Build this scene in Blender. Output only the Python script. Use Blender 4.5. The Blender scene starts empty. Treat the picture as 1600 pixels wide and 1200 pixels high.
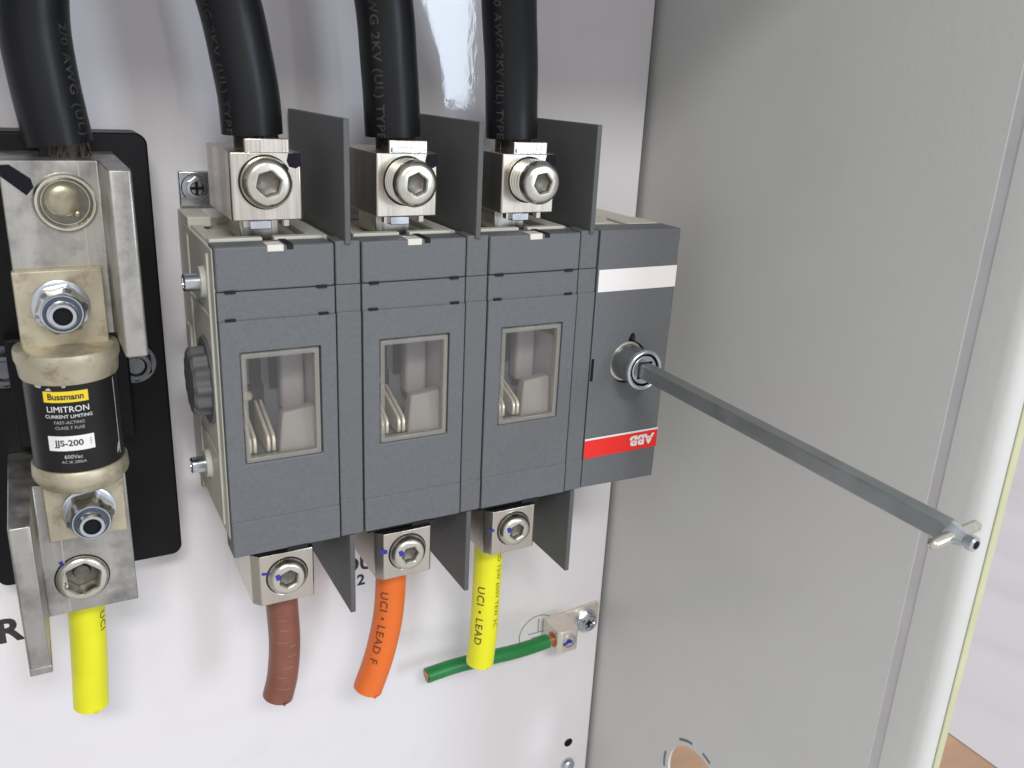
import bpy, bmesh, math, random
from mathutils import Vector, Matrix
random.seed(7)
S = 0.001                      # all shapes below are written in millimetres
C = bpy.context.scene.collection
sc = bpy.context.scene
R_ = math.radians

# ------------------------------------------------------------------ camera
cd = bpy.data.cameras.new('camera'); cam = bpy.data.objects.new('camera', cd); C.objects.link(cam)
rows = [(0.880181, -0.472385, 0.046204), (-0.115469, -0.307531, -0.944506), (0.460379, 0.826001, -0.325229)]
right, down, fwd = [Vector(r) for r in rows]
rot = Matrix((right, -down, -fwd)).transposed().to_4x4()
cam.matrix_world = Matrix.Translation((0, -300*S, 0)) @ rot
cd.sensor_width = 36; cd.lens = 36*1367.59/1600
cd.clip_start = 0.01; cd.clip_end = 60
cd.dof.use_dof = True; cd.dof.focus_distance = 0.375; cd.dof.aperture_fstop = 26
sc.camera = cam

# ------------------------------------------------------------------ room light, lamps, exposure
w = bpy.data.worlds.new('World'); sc.world = w; w.use_nodes = True
bg = w.node_tree.nodes['Background']; bg.inputs[0].default_value = (0.98, 0.975, 1.0, 1); bg.inputs[1].default_value = 0.76
def area(name, loc, target, sx, sy, power, col):
    l = bpy.data.lights.new(name, 'AREA'); l.shape = 'RECTANGLE'; l.size = sx; l.size_y = sy; l.energy = power; l.color = col
    o = bpy.data.objects.new(name, l); C.objects.link(o); o.location = loc
    o.rotation_euler = (Vector(target)-Vector(loc)).to_track_quat('-Z', 'Y').to_euler()
    return o
def window_lamp():
    l = bpy.data.lights.new('window_light', 'AREA'); l.shape = 'RECTANGLE'; l.size = 0.42; l.size_y = 0.75; l.energy = 15; l.color = (0.74, 0.86, 1.0)
    o = bpy.data.objects.new('window_light', l); C.objects.link(o); o.location = (1.150, -2.0, 0.310)
    o.rotation_euler = (R_(90), 0, 0)          # faces +Y, upright
    return o
window_lamp()
area('ceiling_light', (-0.25, -1.75, 1.26), (0.15, 0, -0.15), 0.7, 0.25, 25, (1.0, 0.985, 0.96))
sc.view_settings.view_transform = 'Standard'; sc.view_settings.look = 'None'
sc.view_settings.exposure = 0.0; sc.view_settings.gamma = 1.0

# ------------------------------------------------------------------ materials
def mat(name, col, rough=0.5, metal=0.0, var=0.06, vscale=40, bump=0.0, bscale=400, stretch=(1,1,1), spec=0.5, rvar=0.0, coat=0.0,
        spots=None):
    m = bpy.data.materials.new(name); m.use_nodes = True; nt = m.node_tree; p = nt.nodes['Principled BSDF']
    N = nt.nodes.new; L = nt.links.new
    tc = N('ShaderNodeTexCoord'); geo = N('ShaderNodeNewGeometry')
    mp = N('ShaderNodeMapping'); mp.inputs['Scale'].default_value = stretch; L(geo.outputs['Position'], mp.inputs[0])
    n = N('ShaderNodeTexNoise'); n.inputs['Scale'].default_value = vscale; n.inputs['Detail'].default_value = 6; L(mp.outputs[0], n.inputs[0])
    mr = N('ShaderNodeMapRange'); mr.inputs['From Min'].default_value = 0.3; mr.inputs['From Max'].default_value = 0.7
    mr.inputs['To Min'].default_value = 1-var; mr.inputs['To Max'].default_value = 1+var; L(n.outputs['Fac'], mr.inputs[0])
    mul = N('ShaderNodeVectorMath'); mul.operation = 'SCALE'; mul.inputs[0].default_value = col; L(mr.outputs[0], mul.inputs['Scale'])
    out = mul.outputs[0]
    if spots:
        scol, sscale, lo, hi = spots
        n2 = N('ShaderNodeTexNoise'); n2.inputs['Scale'].default_value = sscale; n2.inputs['Detail'].default_value = 8; n2.inputs['Roughness'].default_value = 0.65
        L(geo.outputs['Position'], n2.inputs[0])
        m2 = N('ShaderNodeMapRange'); m2.inputs['From Min'].default_value = lo; m2.inputs['From Max'].default_value = hi; L(n2.outputs['Fac'], m2.inputs[0])
        mx = N('ShaderNodeMix'); mx.data_type = 'RGBA'; L(m2.outputs[0], mx.inputs[0]); L(out, mx.inputs[6]); mx.inputs[7].default_value = (*scol, 1)
        out = mx.outputs[2]
    L(out, p.inputs['Base Color'])
    p.inputs['Roughness'].default_value = rough; p.inputs['Metallic'].default_value = metal
    p.inputs['Specular IOR Level'].default_value = spec; p.inputs['Coat Weight'].default_value = coat; p.inputs['Coat Roughness'].default_value = 0.08
    if rvar:
        m3 = N('ShaderNodeMapRange'); m3.inputs['From Min'].default_value = 0.3; m3.inputs['From Max'].default_value = 0.7
        m3.inputs['To Min'].default_value = max(0.02, rough-rvar); m3.inputs['To Max'].default_value = rough+rvar
        L(n.outputs['Fac'], m3.inputs[0]); L(m3.outputs[0], p.inputs['Roughness'])
    if bump:
        n4 = N('ShaderNodeTexNoise'); n4.inputs['Scale'].default_value = bscale; n4.inputs['Detail'].default_value = 3; L(mp.outputs[0], n4.inputs[0])
        b = N('ShaderNodeBump'); b.inputs['Strength'].default_value = bump; b.inputs['Distance'].default_value = 0.0006
        L(n4.outputs['Fac'], b.inputs['Height']); L(b.outputs[0], p.inputs['Normal'])
    return m
def glass(name, refl, tint, rough=0.05, milk=0.0):
    m = bpy.data.materials.new(name); m.use_nodes = True; nt = m.node_tree; nt.nodes.remove(nt.nodes['Principled BSDF'])
    t = nt.nodes.new('ShaderNodeBsdfTransparent'); t.inputs[0].default_value = (*tint, 1)
    if milk:
        g = nt.nodes.new('ShaderNodeBsdfPrincipled'); g.inputs['Base Color'].default_value = (milk, milk*0.97, milk*0.9, 1)
    else:
        g = nt.nodes.new('ShaderNodeBsdfGlossy'); g.inputs['Color'].default_value = (1, 1, 1, 1)
    g.inputs['Roughness'].default_value = rough
    x = nt.nodes.new('ShaderNodeMixShader'); x.inputs[0].default_value = refl
    nt.links.new(t.outputs[0], x.inputs[1]); nt.links.new(g.outputs[0], x.inputs[2])
    nt.links.new(x.outputs[0], nt.nodes['Material Output'].inputs[0]); return m

M = {}
M['plate']   = mat('white_enamel', (0.765, 0.742, 0.765), 0.045, var=0.015, vscale=12, bump=0.05, bscale=520, stretch=(1, 1, 0.45), spec=0.5,
                   spots=((0.69, 0.665, 0.685), 26, 0.56, 0.95))
M['wall']    = mat('grey_enamel', (0.60, 0.602, 0.582), 0.36, var=0.03, vscale=9, bump=0.14, bscale=420,
                   spots=((0.565, 0.567, 0.55), 12, 0.52, 0.90), rvar=0.06)
M['cover']   = mat('dark_grey_plastic', (0.132, 0.137, 0.145), 0.5, var=0.07, vscale=700, bump=0.22, bscale=1800, spec=0.35, rvar=0.06)
M['spacer']  = mat('grey_plastic', (0.130, 0.132, 0.138), 0.5, var=0.07, vscale=700, bump=0.22, bscale=1800, spec=0.35, rvar=0.06)
M['barrier'] = mat('barrier_plastic', (0.098, 0.101, 0.103), 0.5, var=0.05, vscale=50, bump=0.08, bscale=1500, spec=0.35)
M['housing'] = mat('pale_grey_plastic', (0.57, 0.565, 0.49), 0.5, var=0.05, vscale=50, bump=0.1, bscale=1500)
M['inner']   = mat('inner_plastic', (0.17, 0.178, 0.21), 0.5, var=0.08, vscale=60)
M['innerlight'] = mat('inner_light_plastic', (0.42, 0.415, 0.44), 0.5, var=0.05, vscale=60)
M['blockgrey'] = mat('block_plastic', (0.31, 0.295, 0.29), 0.45, var=0.05, vscale=60)
M['cream']   = mat('cream_plastic', (0.72, 0.68, 0.62), 0.45, var=0.03)
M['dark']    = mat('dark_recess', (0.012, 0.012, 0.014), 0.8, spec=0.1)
M['slot']    = mat('dark_slot', (0.022, 0.022, 0.024), 0.8, spec=0.12)
M['tin']     = mat('tinned_aluminium', (0.60, 0.55, 0.485), 0.30, 1.0, var=0.06, vscale=220, bump=0.14, bscale=900, stretch=(1, 0.3, 0.04), rvar=0.1)
M['alu']     = mat('worn_aluminium', (0.47, 0.455, 0.42), 0.40, 0.92, var=0.14, vscale=120, bump=0.2, bscale=500, stretch=(1, 1, 0.12), rvar=0.12,
                   spots=((0.24, 0.235, 0.23), 75, 0.46, 0.72))
M['screw']   = mat('zinc_screw', (0.66, 0.64, 0.565), 0.27, 1.0, var=0.06, vscale=200, rvar=0.08)
M['zinc']    = mat('bright_zinc', (0.60, 0.635, 0.68), 0.22, 1.0, var=0.06, vscale=200, rvar=0.06)
M['brasscap'] = mat('tarnished_silver', (0.50, 0.452, 0.335), 0.46, 0.60, var=0.12, vscale=110, bump=0.12, bscale=500, rvar=0.12,
                   spots=((0.22, 0.15, 0.075), 130, 0.52, 0.78))
M['rod']     = mat('galvanised_steel', (0.305, 0.322, 0.328), 0.40, 0.75, var=0.10, vscale=90, rvar=0.1, bump=0.06, bscale=600)
M['black']   = mat('black_phenolic', (0.007, 0.0065, 0.0075), 0.42, var=0.2, vscale=60, bump=0.06, bscale=700, spec=0.18)
M['cable']   = mat('black_rubber', (0.009, 0.0095, 0.011), 0.38, var=0.25, vscale=60, bump=0.3, bscale=180, stretch=(1, 1, 0.06), spec=0.26)
M['print_dim'] = mat('faded_print', (0.034, 0.034, 0.032), 0.6, var=0.6, vscale=260)
M['yellow']  = mat('yellow_insulation', (0.80, 0.78, 0.012), 0.38, var=0.04, vscale=60, bump=0.06, bscale=500)
M['orange']  = mat('orange_insulation', (0.78, 0.155, 0.016), 0.38, var=0.04, vscale=60, bump=0.06, bscale=500)
M['brown']   = mat('brown_insulation', (0.225, 0.082, 0.052), 0.40, var=0.10, vscale=80, bump=0.06, bscale=500)
M['green']   = mat('green_insulation', (0.012, 0.20, 0.045), 0.38, var=0.05, vscale=80, bump=0.06, bscale=500)
M['strand'] = mat('bare_copper', (0.50, 0.24, 0.13), 0.4, 0.8, var=0.3, vscale=900)
M['copper']  = mat('copper_strand', (0.06, 0.048, 0.04), 0.45, 0.6, var=0.6, vscale=900)
M['ink']     = mat('black_ink', (0.03, 0.028, 0.026), 0.6, var=0.3, vscale=500)
M['ink_orange'] = mat('dark_ink_on_orange', (0.16, 0.045, 0.02), 0.6, var=0.4, vscale=700)
M['ink_yellow'] = mat('dark_ink_on_yellow', (0.10, 0.10, 0.02), 0.6, var=0.4, vscale=700)
M['scuff']   = mat('pale_scuff', (0.32, 0.16, 0.12), 0.6, var=0.4, vscale=900)
M['shadezinc'] = mat('shaded_zinc', (0.16, 0.17, 0.18), 0.35, 0.9, var=0.2, vscale=200)  # zinc darkened to paint in the shadow on the fuse block screws
M['bladesteel'] = mat('contact_silver', (0.80, 0.75, 0.64), 0.34, 0.55, var=0.08, vscale=300)
M['tarnish'] = mat('tarnished_steel', (0.42, 0.385, 0.28), 0.35, 0.85, var=0.25, vscale=260)
M['shadesteel'] = mat('shaded_socket_steel', (0.16, 0.15, 0.13), 0.45, 0.7, var=0.2, vscale=400)  # screw steel with the shade inside the sockets put into its colour
M['marker']  = mat('black_marker', (0.006, 0.004, 0.010), 0.5, var=0.2, spec=0.15)
M['bluemark'] = mat('blue_marker', (0.030, 0.026, 0.30), 0.45, var=0.25, vscale=600)
M['violetmark'] = mat('violet_marker', (0.06, 0.02, 0.16), 0.45, var=0.25, vscale=600)
M['fusebody'] = mat('fuse_sleeve', (0.013, 0.011, 0.011), 0.34, var=0.2, vscale=80, spec=0.3)
M['printyellow'] = mat('yellow_print', (0.80, 0.60, 0.02), 0.45)
M['printwhite'] = mat('white_print', (0.80, 0.79, 0.77), 0.5, var=0.04, vscale=200)
M['printgrey'] = mat('grey_print', (0.42, 0.40, 0.40), 0.5, var=0.2, vscale=500)
M['label']   = mat('white_label', (0.84, 0.80, 0.79), 0.45, var=0.02)
M['red']     = mat('red_label', (0.80, 0.022, 0.016), 0.4, var=0.03)
M['score']   = mat('scored_edge', (0.17, 0.17, 0.175), 0.6)
M['tin_lit'] = mat('matte_tin_lit', (0.78, 0.72, 0.64), 0.5, 0.85, var=0.05, vscale=200)  # matte tin, colour raised to paint in the light on the ground lug
M['gasket']  = mat('yellowed_gasket', (0.52, 0.52, 0.33), 0.55, var=0.06)
M['groove']  = mat('groove_grey', (0.54, 0.53, 0.54), 0.5)
M['nylon']   = mat('blue_nylon', (0.05, 0.065, 0.10), 0.4)
M['wood']    = mat('brown_board', (0.46, 0.285, 0.18), 0.6, var=0.10, vscale=60, stretch=(0.15, 1, 1), bump=0.1, bscale=300)
M['paper']   = mat('white_paper', (0.60, 0.58, 0.595), 0.6, var=0.02, vscale=5)
M['greenink'] = mat('green_ink', (0.03, 0.22, 0.13), 0.6)
M['pane']    = glass('clear_pane', 0.055, (0.96, 0.95, 0.93))
M['bezel']   = glass('clear_bezel', 0.30, (0.80, 0.785, 0.75), 0.15, milk=0.60)

# ------------------------------------------------------------------ helpers
WORLD = {}
def tag(o, label=None, cat=None, group=None, kind=None):
    if label: o['label'] = label
    if cat: o['category'] = cat
    if group: o['group'] = group
    if kind: o['kind'] = kind
    return o
def empty(name, loc, label, cat, group=None, kind=None):
    o = bpy.data.objects.new(name, None); C.objects.link(o); o.empty_display_size = 0.01
    o.location = Vector(loc)*S; WORLD[o.name] = Vector(loc)*S
    return tag(o, label, cat, group, kind)
class MB:
    def __init__(s): s.v = []; s.f = []
    def add(s, vs, fs):
        n = len(s.v); s.v += [Vector(v) for v in vs]; s.f += [tuple(i+n for i in f) for f in fs]; return s
    def box(s, x0, x1, y0, y1, z0, z1):
        x0, x1 = min(x0, x1), max(x0, x1); y0, y1 = min(y0, y1), max(y0, y1); z0, z1 = min(z0, z1), max(z0, z1)
        return s.add([(x0,y0,z0),(x1,y0,z0),(x1,y1,z0),(x0,y1,z0),(x0,y0,z1),(x1,y0,z1),(x1,y1,z1),(x0,y1,z1)],
                     [(3,2,1,0),(4,5,6,7),(0,1,5,4),(1,2,6,5),(2,3,7,6),(3,0,4,7)])
    def prism_y(s, poly, y0, y1):
        """poly of (x,z), extruded along Y"""
        n = len(poly); vs = [(x,y0,z) for x,z in poly]+[(x,y1,z) for x,z in poly]
        return s.add(vs, [tuple(range(n)), tuple(range(2*n-1,n-1,-1))]+[(i,n+i,n+(i+1)%n,(i+1)%n) for i in range(n)])
    def prism_z(s, poly, z0, z1):
        n = len(poly); vs = [(x,y,z0) for x,y in poly]+[(x,y,z1) for x,y in poly]
        return s.add(vs, [tuple(range(n-1,-1,-1)), tuple(range(n,2*n))]+[(i,(i+1)%n,n+(i+1)%n,n+i) for i in range(n)])
    def rings(s, org, ax, prof, n=40, cap0=True, cap1=True, up=None, phase=0.0):
        """prof: list of (t along ax, radius or radius function of angle)"""
        ax = Vector(ax).normalized(); org = Vector(org)
        u = Vector(up) if up else (Vector((0,0,1)) if abs(ax.z) < 0.9 else Vector((0,-1,0)))
        u = (u-ax*u.dot(ax)).normalized(); v = ax.cross(u)
        vs = []
        for t, rr in prof:
            for i in range(n):
                a = 2*math.pi*i/n+phase
                r = rr(a) if callable(rr) else rr
                vs.append(org+ax*t+(u*math.cos(a)+v*math.sin(a))*r)
        fs = []
        for k in range(len(prof)-1):
            for i in range(n):
                j = (i+1)%n; fs.append((k*n+i, k*n+j, (k+1)*n+j, (k+1)*n+i))
        if cap0: fs.append(tuple(range(n-1,-1,-1)))
        if cap1: b = (len(prof)-1)*n; fs.append(tuple(range(b, b+n)))
        return s.add(vs, fs)
    def frame(s, o, i, y0, y1):
        """rectangular ring; o,i = (x0,x1,z0,z1)"""
        def c(r): return [(r[0],r[2]),(r[1],r[2]),(r[1],r[3]),(r[0],r[3])]
        vs = [(x,y0,z) for x,z in c(o)]+[(x,y0,z) for x,z in c(i)]+[(x,y1,z) for x,z in c(o)]+[(x,y1,z) for x,z in c(i)]
        fs = []
        for k in range(4):
            l = (k+1)%4
            fs += [(k,l,4+l,4+k), (8+l,8+k,12+k,12+l), (l,k,8+k,8+l), (4+k,4+l,12+l,12+k)]
        return s.add(vs, fs)
    def holed(s, x0, x1, z0, z1, cx, cz, rf, y0, y1, n=72):
        """rectangle with a round-ish hole, extruded along Y"""
        inn, outr = [], []
        cs = sorted(math.atan2(zz-cz, xx-cx) % (2*math.pi) for xx in (x0,x1) for zz in (z0,z1))
        an = [2*math.pi*i/n for i in range(n)]
        for c in cs:
            k = min(range(n), key=lambda q: abs(an[q]-c)); an[k] = c
        for a in an:
            r = rf(a) if callable(rf) else rf; dx, dz = math.cos(a), math.sin(a)
            inn.append((cx+r*dx, cz+r*dz))
            tx = ((x1-cx)/dx if dx > 1e-9 else (x0-cx)/dx if dx < -1e-9 else 1e9); tz = ((z1-cz)/dz if dz > 1e-9 else (z0-cz)/dz if dz < -1e-9 else 1e9)
            t = min(tx, tz); outr.append((cx+t*dx, cz+t*dz))
        vs = [(x,y0,z) for x,z in outr]+[(x,y0,z) for x,z in inn]+[(x,y1,z) for x,z in outr]+[(x,y1,z) for x,z in inn]
        fs = []
        for i in range(n):
            j = (i+1)%n
            fs += [(i,j,n+j,n+i), (2*n+j,2*n+i,3*n+i,3*n+j), (j,i,2*n+i,2*n+j), (n+i,n+j,3*n+j,3*n+i)]
        return s.add(vs, fs)
    def build(s, name, m, parent=None, bevel=0, seg=2, smooth=True, angle=40, fix=True, cutter=None):
        lo = Vector([min(v[i] for v in s.v) for i in range(3)]); hi = Vector([max(v[i] for v in s.v) for i in range(3)])
        c = (lo+hi)/2
        me = bpy.data.meshes.new(name); me.from_pydata([tuple((v-c)*S) for v in s.v], [], s.f); me.validate()
        if fix:
            bm = bmesh.new(); bm.from_mesh(me); bmesh.ops.recalc_face_normals(bm, faces=bm.faces); bm.to_mesh(me); bm.free()
        if cutter:
            kme = bpy.data.meshes.new('k'); kme.from_pydata([tuple((v-c)*S) for v in cutter.v], [], cutter.f)
            bm = bmesh.new(); bm.from_mesh(kme); bmesh.ops.recalc_face_normals(bm, faces=bm.faces); bm.to_mesh(kme); bm.free()
            ko = bpy.data.objects.new('k', kme); C.objects.link(ko); to = bpy.data.objects.new('k2', me); C.objects.link(to)
            bo = to.modifiers.new('b', 'BOOLEAN'); bo.operation = 'DIFFERENCE'; bo.solver = 'EXACT'; bo.object = ko
            dg = bpy.context.evaluated_depsgraph_get(); me2 = bpy.data.meshes.new_from_object(to.evaluated_get(dg))
            bpy.data.objects.remove(to); bpy.data.objects.remove(ko); bpy.data.meshes.remove(me); bpy.data.meshes.remove(kme); me = me2; me.name = name
            me.materials.clear()
        if smooth:
            me.polygons.foreach_set('use_smooth', [True]*len(me.polygons)); me.set_sharp_from_angle(angle=R_(angle))
        me.materials.append(M[m] if isinstance(m, str) else m)
        o = bpy.data.objects.new(name, me); C.objects.link(o); WORLD[o.name] = c*S
        o.location = c*S
        if parent is not None: o.parent = parent; o.location = c*S-WORLD[parent.name]
        if bevel:
            b = o.modifiers.new('bevel', 'BEVEL'); b.width = bevel*S; b.segments = seg; b.limit_method = 'ANGLE'; b.angle_limit = R_(35)
        return o
def hexr(af, ph=0.0):
    def f(a):
        q = (a+ph) % (math.pi/3)-math.pi/6
        return (af/2)/math.cos(q)
    return f
def screw_head(org, r, prot, af, depth=7, thread=True, ph=0.3, base=9.0, n=48):
    """socket set screw pointing to -Y whose front face lies prot in front of org"""
    m = MB(); pr = [(-base, r)]; sh = 2.6 if prot > 3 else 1.2
    if thread and prot > 5:
        t = -0.5
        while t < prot-sh-2.0:
            pr += [(t, r), (t+0.5, r), (t+1.0, r*0.915), (t+1.4, r*0.915), (t+2.0, r)]; t += 2.1
    k = 2.3 if prot > 3 else 1.2
    pr += [(prot-sh, r), (prot-sh*0.42, r-k*0.38), (prot-0.25, r-k*0.72), (prot, r-k)]
    h = hexr(af, ph)
    pr += [(prot, lambda a: h(a)+0.5), (prot-0.5, h), (prot-depth, h), (prot-depth-0.8, af*0.22)]
    m.rings(org, (0,-1,0), pr, n=n, cap0=True, cap1=True)
    return m
def catmull(pts, k=10):
    P = [Vector(p) for p in pts]; P = [P[0]*2-P[1]]+P+[P[-1]*2-P[-2]]; out = []
    for i in range(1, len(P)-2):
        for j in range(k):
            t = j/k; a, b, c, d = P[i-1:i+3]
            out.append(0.5*((2*b)+(c-a)*t+(2*a-5*b+4*c-d)*t*t+(3*b-a-3*c+d)*t**3))
    out.append(P[-2]); return out
class Tube:
    """round sweep along a path, with a map (s, angle) -> point so print can be laid on it"""
    def __init__(s, pts, r, n=36, k=12, ref=(0,-1,0)):
        s.p = catmull(pts, k); s.r = r; s.n = n; s.fr = []; s.s = [0]
        for i, q in enumerate(s.p):
            t = (s.p[min(i+1, len(s.p)-1)]-s.p[max(i-1, 0)]).normalized()
            u = Vector(ref); u = (u-t*u.dot(t)).normalized(); s.fr.append((t, u, u.cross(t)))
            if i: s.s.append(s.s[-1]+(q-s.p[i-1]).length)
    def at(s, d, a, r):
        i = 0
        while i < len(s.s)-2 and s.s[i+1] < d: i += 1
        f = (d-s.s[i])/(s.s[i+1]-s.s[i]); q = s.p[i].lerp(s.p[i+1], f)
        u = s.fr[i][1].lerp(s.fr[i+1][1], f); v = s.fr[i][2].lerp(s.fr[i+1][2], f)
        return q+(u*math.cos(a)+v*math.sin(a))*r
    def mesh(s, wob=0.0, r=None, d0=0, caps=True, ragged=0.0):
        m = MB(); vs = []; n = s.n; r = r or s.r; rnd = random.Random(3)
        N = len(s.p)
        for i, q in enumerate(s.p):
            t, u, v = s.fr[i]
            rr = r*(1+wob*math.sin(i*0.9)*0.5)
            for j in range(n):
                a = 2*math.pi*j/n; p = q+(u*math.cos(a)+v*math.sin(a))*rr
                if ragged and i == N-1: p = p+t*rnd.uniform(-ragged, ragged)
                vs.append(p)
        fs = [(i*n+j, i*n+(j+1)%n, (i+1)*n+(j+1)%n, (i+1)*n+j) for i in range(N-1) for j in range(n)]
        if caps: fs += [tuple(range(n-1,-1,-1)), tuple(range((N-1)*n, N*n))]
        return m.add(vs, fs)
def text_geo(body, size, bold=0.0, ax='CENTER', spacing=1.0, sx=1.0, grid=0.0):
    cu = bpy.data.curves.new('t', 'FONT'); cu.body = body; cu.size = size; cu.offset = bold; cu.align_x = ax; cu.align_y = 'CENTER'
    cu.space_character = spacing; cu.resolution_u = 3; cu.fill_mode = 'FRONT'
    o = bpy.data.objects.new('t', cu); C.objects.link(o)
    dg = bpy.context.evaluated_depsgraph_get(); me = bpy.data.meshes.new_from_object(o.evaluated_get(dg))
    if grid:
        bm = bmesh.new(); bm.from_mesh(me)
        for ax_ in (0, 1):
            lo = min(v.co[ax_] for v in bm.verts); hi = max(v.co[ax_] for v in bm.verts); q = lo+grid
            while q < hi:
                no = Vector((1,0,0)) if ax_ == 0 else Vector((0,1,0))
                bmesh.ops.bisect_plane(bm, geom=bm.verts[:]+bm.edges[:]+bm.faces[:], plane_co=no*q, plane_no=no); q += grid
        bm.to_mesh(me); bm.free()
    vs = [(v.co.x*sx, v.co.y) for v in me.vertices]; fs = [tuple(p.vertices) for p in me.polygons]
    bpy.data.objects.remove(o); bpy.data.curves.remove(cu); bpy.data.meshes.remove(me)
    return vs, fs
def text_on(fn, body, size, name, m, parent, bold=0.0, spacing=1.0, sx=1.0, ax='CENTER', grid=0.0):
    """fn maps flat text coordinates in mm to a point"""
    vs, fs = text_geo(body, size, bold, ax, spacing, sx, grid)
    return MB().add([fn(x, y) for x, y in vs], fs).build(name, m, parent, smooth=False, fix=False)
def patch_y(poly, y, name, m, parent, th=0.15):
    return MB().prism_y(poly, y-th, y+0.05).build(name, m, parent, smooth=False)

# ------------------------------------------------------------------ the place: table, sheet, enclosure, mounting plate
MB().box(-900, 2200, -150, 1900, -520, -480).build('table_top', 'wood').__setitem__('kind', 'structure')
def paper():
    m = MB(); nx, ny = 170, 70; vs = []
    rnd = random.Random(5); ph = [rnd.uniform(0, 6.28) for _ in range(6)]
    for i in range(nx+1):
        for j in range(ny+1):
            u, v = i/nx, j/ny
            x = 603+u*1500; y = -140+v*1900
            q = x*0.9+(y*0.25)
            z = -479.5+5.0*max(0, math.sin(q/15+1.3*math.sin(y/210)))**2+8.0*max(0, math.sin(q/34+ph[0]+0.5*math.sin(y/300)))+11.0*max(0, math.sin(q/110+ph[1]+0.7*math.sin(y/420+1)))+2*(1+math.sin(y/170+x/260))
            z = -479.6+(z+479.6)*min(1, u*14+0.02)
            vs.append((x, y, z))
    fs = [(i*(ny+1)+j, (i+1)*(ny+1)+j, (i+1)*(ny+1)+j+1, i*(ny+1)+j+1) for i in range(nx) for j in range(ny)]
    return m.add(vs, fs)
tag(paper().build('paper_sheet', 'paper', angle=80), 'creased white paper sheet lying on the brown table beyond the grey enclosure wall', 'paper sheet')

enc = empty('enclosure', (60, 80, -478), 'light grey painted steel enclosure whose tall side wall rises right of the switch', 'enclosure')
WX, KY, KZ, KR = 280, -22, -357, 22.4
m = MB().holed(-87, 117.7, -476, 130, KY*-1, KZ, KR, WX, WX+1.6, n=96)   # built in (-Y, Z), then swung so that it faces -X
m.v = [Vector((v.y, -v.x, v.z)) for v in m.v]
side = m.build('side_wall', 'wall', enc)
lip = MB(); pf = [(WX, -122.3), (WX, -133), (WX+0.6, -136.5), (WX+2.4, -138.6), (WX+5, -139.4), (WX+12, -139.4), (WX+12, -137.6), (WX+5, -137.6), (WX+2.2, -135), (WX+1.6, -132), (WX+1.6, -122.3)]
lip.prism_z(pf, -476, 130).build('wall_flange', 'wall', enc)
MB().box(WX+0.3, WX+1.5, -122.4, -117.6, -476, 130).build('seam', 'groove', enc)
MB().box(WX+7.5, WX+11.5, -140.2, -139.4, -476, 130).build('gasket', 'gasket', enc, bevel=0.4)
MB().box(-160, WX+1.6, 87, 88.6, -476, 130).build('back_sheet', 'wall', enc)
MB().box(-160, WX+1.6, -139, 86.8, 130.2, 132).build('top_sheet', 'wall', enc)
MB().box(-160, WX+1.6, -139, 86.8, -478, -476.2).build('bottom_sheet', 'wall', enc)
MB().box(-162, -160.2, -139, 86.8, -476, 130).build('opposite_side_wall', 'wall', enc)
kn = MB()      # scored knockout rings round the cable hole
for a0, a1 in ((103, 128), (170, 192), (70, 84)):
    st = [R_(a0+(a1-a0)*i/10) for i in range(11)]
    for i in range(10):
        q = [(KY-25.0*math.cos(st[i]), KZ+25.0*math.sin(st[i])), (KY-25.0*math.cos(st[i+1]), KZ+25.0*math.sin(st[i+1])),
             (KY-26.6*math.cos(st[i+1]), KZ+26.6*math.sin(st[i+1])), (KY-26.6*math.cos(st[i]), KZ+26.6*math.sin(st[i]))]
        kn.add([(WX-0.12, y, z) for y, z in q]+[(WX+0.2, y, z) for y, z in q], [(0,1,2,3),(7,6,5,4),(0,4,5,1),(1,5,6,2),(2,6,7,3),(3,7,4,0)])
kn.build('knockout_groove', 'score', enc)

PY = 74.0
plate = empty('mounting_plate', (60, PY+2, -478), 'glossy white steel mounting plate that carries the switch, fuse block and ground lug', 'mounting plate')
MB().box(-140, 277.5, PY, PY+2.2, -470, 122).build('panel', 'plate', plate, bevel=0.5)
def flat(x0, z0, y, sx=1, sz=1): return lambda x, z: (x0+x*sx, y, z0+z*sz)
text_on(flat(-24.2, -229, PY-0.12), 'R', 15.5, 'lettering', 'ink', plate, bold=0.55, ax='RIGHT')
text_on(flat(124.6, -233.5, PY-0.12), 'OU', 11.5, 'lettering', 'ink', plate, bold=0.30, ax='CENTER')
text_on(flat(126.0, -243.0, PY-0.12), '2', 8.4, 'lettering', 'ink', plate, bold=0.25, ax='CENTER')
g = MB()
for i in range(64):
    a, b = 2*math.pi*i/64, 2*math.pi*(i+1)/64
    q = [(234+r*math.cos(t), -306+r*0.98*math.sin(t)) for r, t in ((12.2, a), (12.2, b), (12.7, b), (12.7, a))]
    g.add([(x, PY-0.12, z) for x, z in q], [(0,1,2,3)])
for x0, x1, z0, z1 in ((233.8, 234.3, -305, -296), (227.5, 240.5, -305.5, -305), (229.8, 238.2, -308.5, -308), (232, 236, -311.5, -311)):
    g.add([(x0,PY-0.12,z0),(x1,PY-0.12,z0),(x1,PY-0.12,z1),(x0,PY-0.12,z1)], [(0,1,2,3)])
g.build('earth_symbol', 'greenink', plate, smooth=False)
MB().rings((262.3, PY+0.2, -396), (0,-1,0), [(0, 3.0), (0.35, 3.0)], n=24).build('screw_hole', 'dark', plate)
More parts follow.
